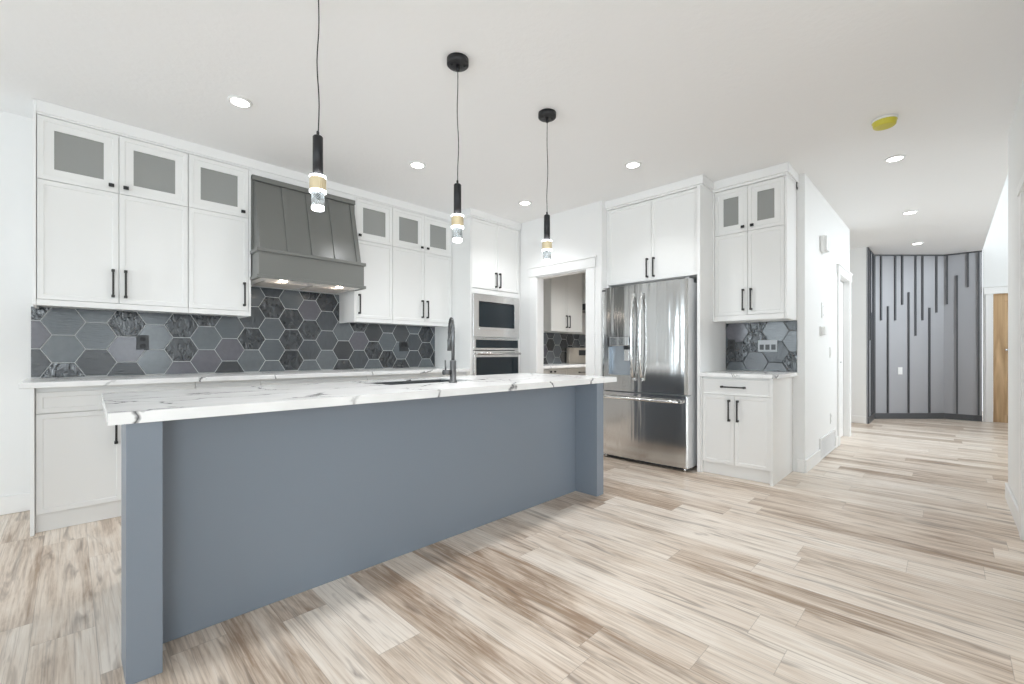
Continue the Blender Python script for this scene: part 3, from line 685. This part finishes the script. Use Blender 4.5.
sk.box(SX0 + .002, SX1 - .002, SY0 + .002, SY0 + .006, .70, .898); sk.box(SX0 + .002, SX1 - .002, SY1 - .006, SY1 - .002, .70, .898)
sk.box(SX0 + .002, SX0 + .006, SY0 + .006, SY1 - .006, .70, .898); sk.box(SX1 - .006, SX1 - .002, SY0 + .006, SY1 - .006, .70, .898); sk.box(SX0 + .002, SX1 - .002, SY0 + .002, SY1 - .002, .696, .70)
so = tag(sk.build('sink', M['sinksteel']), 'undermount sink basin sunk into the island behind the tap', 'sink')
MB().lathe(((SX0 + SX1) / 2, 2.58, .7005), [(.045, 0), (.045, .004), (.03, .002)], 20).build('drain', M['chrome'], so)
fx, fy = 1.768, 2.30
fa = thing('kitchen_faucet', (fx, fy, IZ1), 'tall gunmetal pull-down faucet standing on the island countertop', 'faucet')
MB().lathe((fx, fy, IZ1 + .0005), [(.027, 0), (.027, .006), (.021, .010), (.021, .14), (.019, .145)], 20).build('base', M['gun'], fa)
an = math.radians(60.5); dx, dy = math.cos(an), math.sin(an); rc = .088
path = [(fx, fy, IZ1 + .12), (fx, fy, 1.20)]
for k in range(13):
    a = math.pi - math.pi * k / 12; path.append((fx + dx * (rc + rc * math.cos(a)), fy + dy * (rc + rc * math.cos(a)), 1.24 + rc * math.sin(a)))
MB().tube(path, .0125, 14).build('spout', M['gun'], fa)
ex, ey = fx + dx * 2 * rc, fy + dy * 2 * rc
MB().tube([(ex, ey, 1.242), (ex, ey, 1.20), (ex, ey, 1.19), (ex, ey, 1.115)], [.0125, .0125, .0165, .0165], 14).build('spray_head', M['gun'], fa)
lv = MB(); lv.tube([(fx - .019, fy, .975), (fx - .075, fy, .975)], .0175, 14); lv.tube([(fx - .06, fy, .985), (fx - .062, fy, 1.055)], .0055, 8); lv.build('lever', M['gun'], fa)

# ------------------------------------------------------------------ pendants
lab = ['black and brass pendant light over the island, nearest the camera and hood', 'black pendant light in the middle of the three over the island', 'black and brass pendant light over the island nearest the pantry doorway']
for i, x in enumerate((.762, 1.53, 2.304)):
    y = 1.95; ph = i * 1.3
    p = thing('pendant_light', (x, y, 1.72), lab[i], 'pendant light', 'pendant lights over the island')
    cx, cy = x + .002, y
    cn = MB().lathe((cx, cy, CE - .034), [(.03, -.001), (.057, 0), (.061, .004), (.061, .033)], 32).build('canopy', M['black'], p)
    sc = MB()
    for q in (-1, 1): sc.lathe((cx + q * .03, cy - q * .017, CE - .040), [(.007, 0), (.007, .006)], 10)
    sc.build('screw', M['black'], cn)
    MB().lathe((cx, cy, CE - .066), [(.007, 0), (.011, .006), (.011, .032)], 12).build('strain_relief', M['black'], p)
    path = [(x + .002 + .006 * math.sin(k * .55 + ph) * math.sin(math.pi * k / 16), y + .004 * math.sin(k * .4 + ph) * math.sin(math.pi * k / 16), CE - .06 - (CE - .06 - 2.062) * k / 16) for k in range(17)]
    MB().tube(path, .0026, 8).build('cord', M['black'], p)
    MB().lathe((x, y, 1.872), [(.021, 0), (.021, .168), (.018, .173), (.006, .174), (.006, .192), (.004, .196)], 24).build('stem', M['black'], p)
    MB().lathe((x, y, 1.862), [(.029, 0), (.0345, .001), (.0345, .008), (.024, .0085)], 24).build('upper_light_ring', M['glow'], p)
    sl = MB(); n = 48
    sl.rings([[Vector((x + (.0325 + .0012 * (k % 2)) * math.cos(2 * math.pi * k / n), y + (.0325 + .0012 * (k % 2)) * math.sin(2 * math.pi * k / n), z)) for k in range(n)] for z in (1.8085, 1.8615)], smooth=False)
    sl.build('fluted_sleeve', M['brass'], p)
    MB().lathe((x, y, 1.799), [(.024, 0), (.0345, .0005), (.0345, .008), (.03, .0082)], 24).build('lower_light_ring', M['glow'], p)
    MB().lathe((x, y, 1.740), [(.026, 0), (.027, .002), (.027, .056), (.026, .0585)], 24).build('crystal', M['crystal'], p)
    MB().lathe((x, y, 1.722), [(.020, 0), (.026, .003), (.0265, .015), (.024, .0175)], 24).build('lit_tip', M['glow'], p)
    l = bpy.data.lights.new('pendant_lamp', 'SPOT'); l.energy = 16; l.spot_size = math.radians(150); l.spot_blend = 1.0; l.shadow_soft_size = .05; l.color = (.98, .99, 1)
    lo = bpy.data.objects.new('pendant_lamp', l); COL.objects.link(lo); lo.location = (x, y, 1.70)

# ------------------------------------------------------------------ ceiling fittings
rl = [(.783, 3.282, 'recessed ceiling light left of the range hood'), (2.136, 3.283, 'recessed ceiling light above the right end of the range hood'),
      (3.506, 3.281, 'recessed ceiling light in front of the oven tower'), (3.461, 1.949, 'recessed ceiling light in front of the refrigerator'),
      (4.902, .317, 'recessed ceiling light at the hall entry, next to the yellow capped smoke alarm'),
      (6.91, .314, 'recessed ceiling light in the middle of the hall'), (8.94, .329, 'recessed ceiling light closest to the charcoal batten wall'), (5.3, 3.2, 'unseen recessed ceiling light added to brighten the pantry')]  # the pantry fixture is out of view, added to brighten the cabinets there
def downlight(t, x, y, power=14):
    l = bpy.data.lights.new('downlight', 'SPOT'); l.energy = power * 4.6; l.spot_size = math.radians(125); l.spot_blend = 1.0; l.shadow_soft_size = .06; l.color = (.965, .985, 1.0)
    o = bpy.data.objects.new('downlight', l); COL.objects.link(o); o.location = (x, y, CE - .02)
for x, y, l_ in rl:
    t = thing('recessed_light', (x, y, CE - .012), l_, 'ceiling light', 'recessed ceiling lights')
    MB().lathe((x, y, CE - .0125), [(.052, .003), (.055, 0), (.068, .003), (.071, .0115), (.052, .0115)], 32, cap=False).build('trim_ring', M['plastic'], t)
    MB().lathe((x, y, CE - .0085), [(.0515, 0), (.0515, .007)], 32).build('lens', M['lens'], t)
    downlight(t, x, y, 62 if y > 3 and x > 5 else ((4 if x < 5.5 else 7) if y < 1 else (8 if x < 1 else 15)))
sm = thing('smoke_alarm', (4.04, .317, CE - .05), 'smoke alarm under a yellow dust cap on the ceiling', 'smoke alarm')
MB().lathe((4.04, .317, CE - .016), [(.06, 0), (.072, .003), (.072, .015)], 28).build('base', M['plastic'], sm)
MB().lathe((4.04, .317, CE - .052), [(.04, .001), (.058, 0), (.064, .006), (.067, .030), (.071, .0345), (.05, .0352)], 28).build('dust_cap', M['yellow'], sm)

# ------------------------------------------------------------------ outlets, switches, hall fittings
def plate(name, fr, u, z, w_, h_, label, cat, mp_, slots, md, ms='darkplastic', group=None):
    c = fr.p(u, 0.002, z - h_ / 2); t = thing(name, c, label, cat, group)
    q = MB(); fr.box(q, u - w_ / 2, u + w_ / 2, .0008, .007, z - h_ / 2, z + h_ / 2, .002); q.build('plate', M[mp_], t)
    for (du, dz, sw, sh) in slots:
        q = MB(); fr.box(q, u + du - sw / 2, u + du + sw / 2, .0072, .0105, z + dz - sh / 2, z + dz + sh / 2, .001); q.build(md, M[ms], t)
T1 = Fr('B', 4.546)
plate('electrical_outlet', T1, .408, 1.183, .076, .116, 'dark electrical outlet on the hexagon tiles left of the hood', 'outlet', 'darkplastic', [(0, .026, .034, .03), (0, -.026, .034, .03)], 'socket', 'black')
plate('electrical_outlet', T1, 2.77, 1.178, .116, .116, 'dark electrical outlet on the hexagon tiles near the oven tower', 'outlet', 'darkplastic', [(-.025, .02, .034, .05), (.025, .02, .034, .05)], 'socket', 'black')
T2 = Fr('R', 4.726)
plate('electrical_outlet', T2, 1.229, 1.168, .166, .112, 'wide three-gang outlet on the tiles beside the refrigerator', 'outlet', 'nickel', [(-.05, -.012, .036, .05), (0, -.012, .036, .05), (.05, -.012, .036, .05)], 'socket')
plate('electrical_outlet', T2, 1.557, 1.18, .07, .112, 'dark outlet on the tiles next to the tall fridge panel', 'outlet', 'darkplastic', [(0, .025, .03, .03), (0, -.025, .03, .03)], 'socket', 'black')
HW = Fr('B', .93)
plate('light_switch', HW, 5.96, 1.107, .076, .118, 'white light switch on the hall wall beside the doorway casing', 'light switch', 'plastic', [(0, 0, .034, .066)], 'rocker', 'grille')
plate('wall_outlet', HW, 5.985, .372, .076, .118, 'white outlet low on the hall wall above the return air grille', 'outlet', 'plastic', [(0, .026, .034, .028), (0, -.026, .034, .028)], 'socket', 'grille')
plate('wall_bracket', HW, 5.505, 1.543, .06, .16, 'small white bracket plate on the hall wall above the thermostat', 'wall plate', 'plastic', [(0, .05, .02, .018), (0, -.05, .02, .018)], 'screw', 'chrome')
th = thing('thermostat', (5.45, .92, 1.28), 'white thermostat with small dark display on the hall wall', 'thermostat')
bx('back_plate', M['plastic'], (5.39, 5.52, .918, .929, 1.278, 1.376), th, .003); bx('body', M['plastic'], (5.40, 5.50, .885, .9175, 1.285, 1.368), th, .004)
bx('display', M['darkplastic'], (5.5005, 5.502, .892, .905, 1.32, 1.35), th)
ch = thing('door_chime', (5.5, .90, 2.14), 'white door chime box high on the hall wall', 'door chime')
bx('body', M['plastic'], (5.40, 5.56, .885, .928, 2.14, 2.30), ch, .004); bx('cover', M['trim'], (5.405, 5.555, .868, .8845, 2.145, 2.295), ch, .004)
vt = thing('return_air_grille', (5.8, .92, .03), 'white return air grille at the foot of the hall wall', 'vent')
q = MB(); HW.loops(q, 5.375, 6.23, .006, .226, [(0, .001), (0, .012), (.02, .014), (.024, .008)], cap=False); q.build('frame', M['grille'], vt)
q = MB(); HW.box(q, 5.39, 6.215, .001, .003, .02, .21); q.build('backing', M['slot'], vt)
q = MB()
for k in range(13): HW.box(q, 5.40, 6.205, .004, .008, .034 + k * .013, .041 + k * .013)
q.build('louvres', M['grille'], vt)
cc = Vector((9.788 - .0, .569, .74)); t_ = thing('wall_outlet', (9.785, .565, .745), 'white wall outlet on the charcoal batten wall', 'outlet')
q = MB(); seg_box(A1, A2, .412, .482, .001, .008, .742, .862, q); q.build('plate', M['plastic'], t_)
q = MB(); seg_box(A1, A2, .430, .464, .0082, .011, .765, .795, q); seg_box(A1, A2, .430, .464, .0082, .011, .81, .84, q); q.build('socket', M['grille'], t_)
hk = MB(); hk.tube([(4.70, .985, 2.738), (4.70, .985, 2.62), (4.698, .981, 2.60), (4.685, .976, 2.60), (4.676, .974, 2.615)], .005, 8)
tag(hk.build('ceiling_hook', M['gun']), 'small grey metal hook in the corner at the end of the crown moulding', 'hook')

# ------------------------------------------------------------------ pantry seen through the opening
FP = Fr('B', 4.20)
pu = thing('pantry_upper_cabinet', (5.45, 4.38, 1.43), 'greige two-door upper cabinet seen inside the pantry', 'cabinet')
MB().box(5.06, 5.85, 4.2205, 4.557, 1.43, 2.65).build('carcass', M['greencab'], pu)
for i, (a, b) in enumerate(((5.06, 5.453), (5.453, 5.85))):
    o = FP.door(pu, a, b, 1.43, 2.65, m='greencab'); FP.pull_v(5.418 if i == 0 else 5.488, 1.49, 1.68, o)
FQ = Fr('B', 3.93)
for (a, b, l_) in ((4.155, 5.10, 'greige base cabinet inside the pantry left of the range'), (5.104, 5.84, 'greige base cabinet with a drawer inside the pantry beside the range')):
    pb = thing('pantry_base_cabinet', ((a + b) / 2, 4.25, 0), l_, 'cabinet')
    MB().box(a, b, 3.9505, 4.555, .10, .885).build('carcass', M['greencab'], pb); MB().box(a, b, 3.99, 4.01, .001, .0995).build('toe_kick', M['greencab'], pb)
    m_ = (a + b) / 2
    if a < 5:
        for i, (c, d_) in enumerate(((a, 4.745), (4.745, b))):
            o = FQ.door(pb, c, d_, .11, .875, m='greencab'); FQ.knob(4.71 if i == 0 else 4.80, .838, o)
    else:
        o = FQ.door(pb, a, b, .74, .875, m='greencab', name='drawer_front', frame=.012); FQ.pull_h(m_ - .1, m_ + .1, .81, o)
        for i, (c, d_) in enumerate(((a, m_), (m_, b))):
            o = FQ.door(pb, c, d_, .11, .74, m='greencab'); FQ.pull_v(m_ - .035 if i == 0 else m_ + .035, .5, .68, o)
pc = MB(); pc.box(4.145, 5.842, 3.88, 4.557, .887, .921, .003)
tag(pc.build('countertop', M['quartz']), 'white countertop on the pantry base cabinets', 'countertop')
FPs = backsplash('B', 4.559, [(4.145, 7.05, .922, 1.425)], 4.6, 1.13, 'black hexagon tile backsplash inside the pantry')
rg = thing('cooking_range', (6.22, 4.22, 0), 'freestanding range with a pale control panel inside the pantry', 'stove')
bx('body', M['steel'], (5.86, 6.62, 3.95, 4.54, .001, .905), rg, .004); bx('cooktop', M['blackglass'], (5.858, 6.622, 3.945, 4.50, .906, .918), rg, .003)
bg = bx('backguard', M['rangepanel'], (5.862, 6.618, 4.47, 4.535, .919, 1.19), rg, .004); bx('display', M['darkplastic'], (6.12, 6.36, 4.464, 4.4695, 1.06, 1.15), bg)
bx('oven_door', M['steel'], (5.868, 6.612, 3.925, 3.9495, .14, .80), rg, .004)
ph_ = thing('pantry_range_hood', (6.22, 4.3, 1.72), 'white chimney hood above the pantry range', 'range hood')
bx('cover', M['greencab'], (5.87, 6.6, 4.15, 4.555, 1.90, 2.70), ph_, .004); bx('vent', M['darkplastic'], (5.87, 6.6, 4.05, 4.555, 1.80, 1.899), ph_, .004)
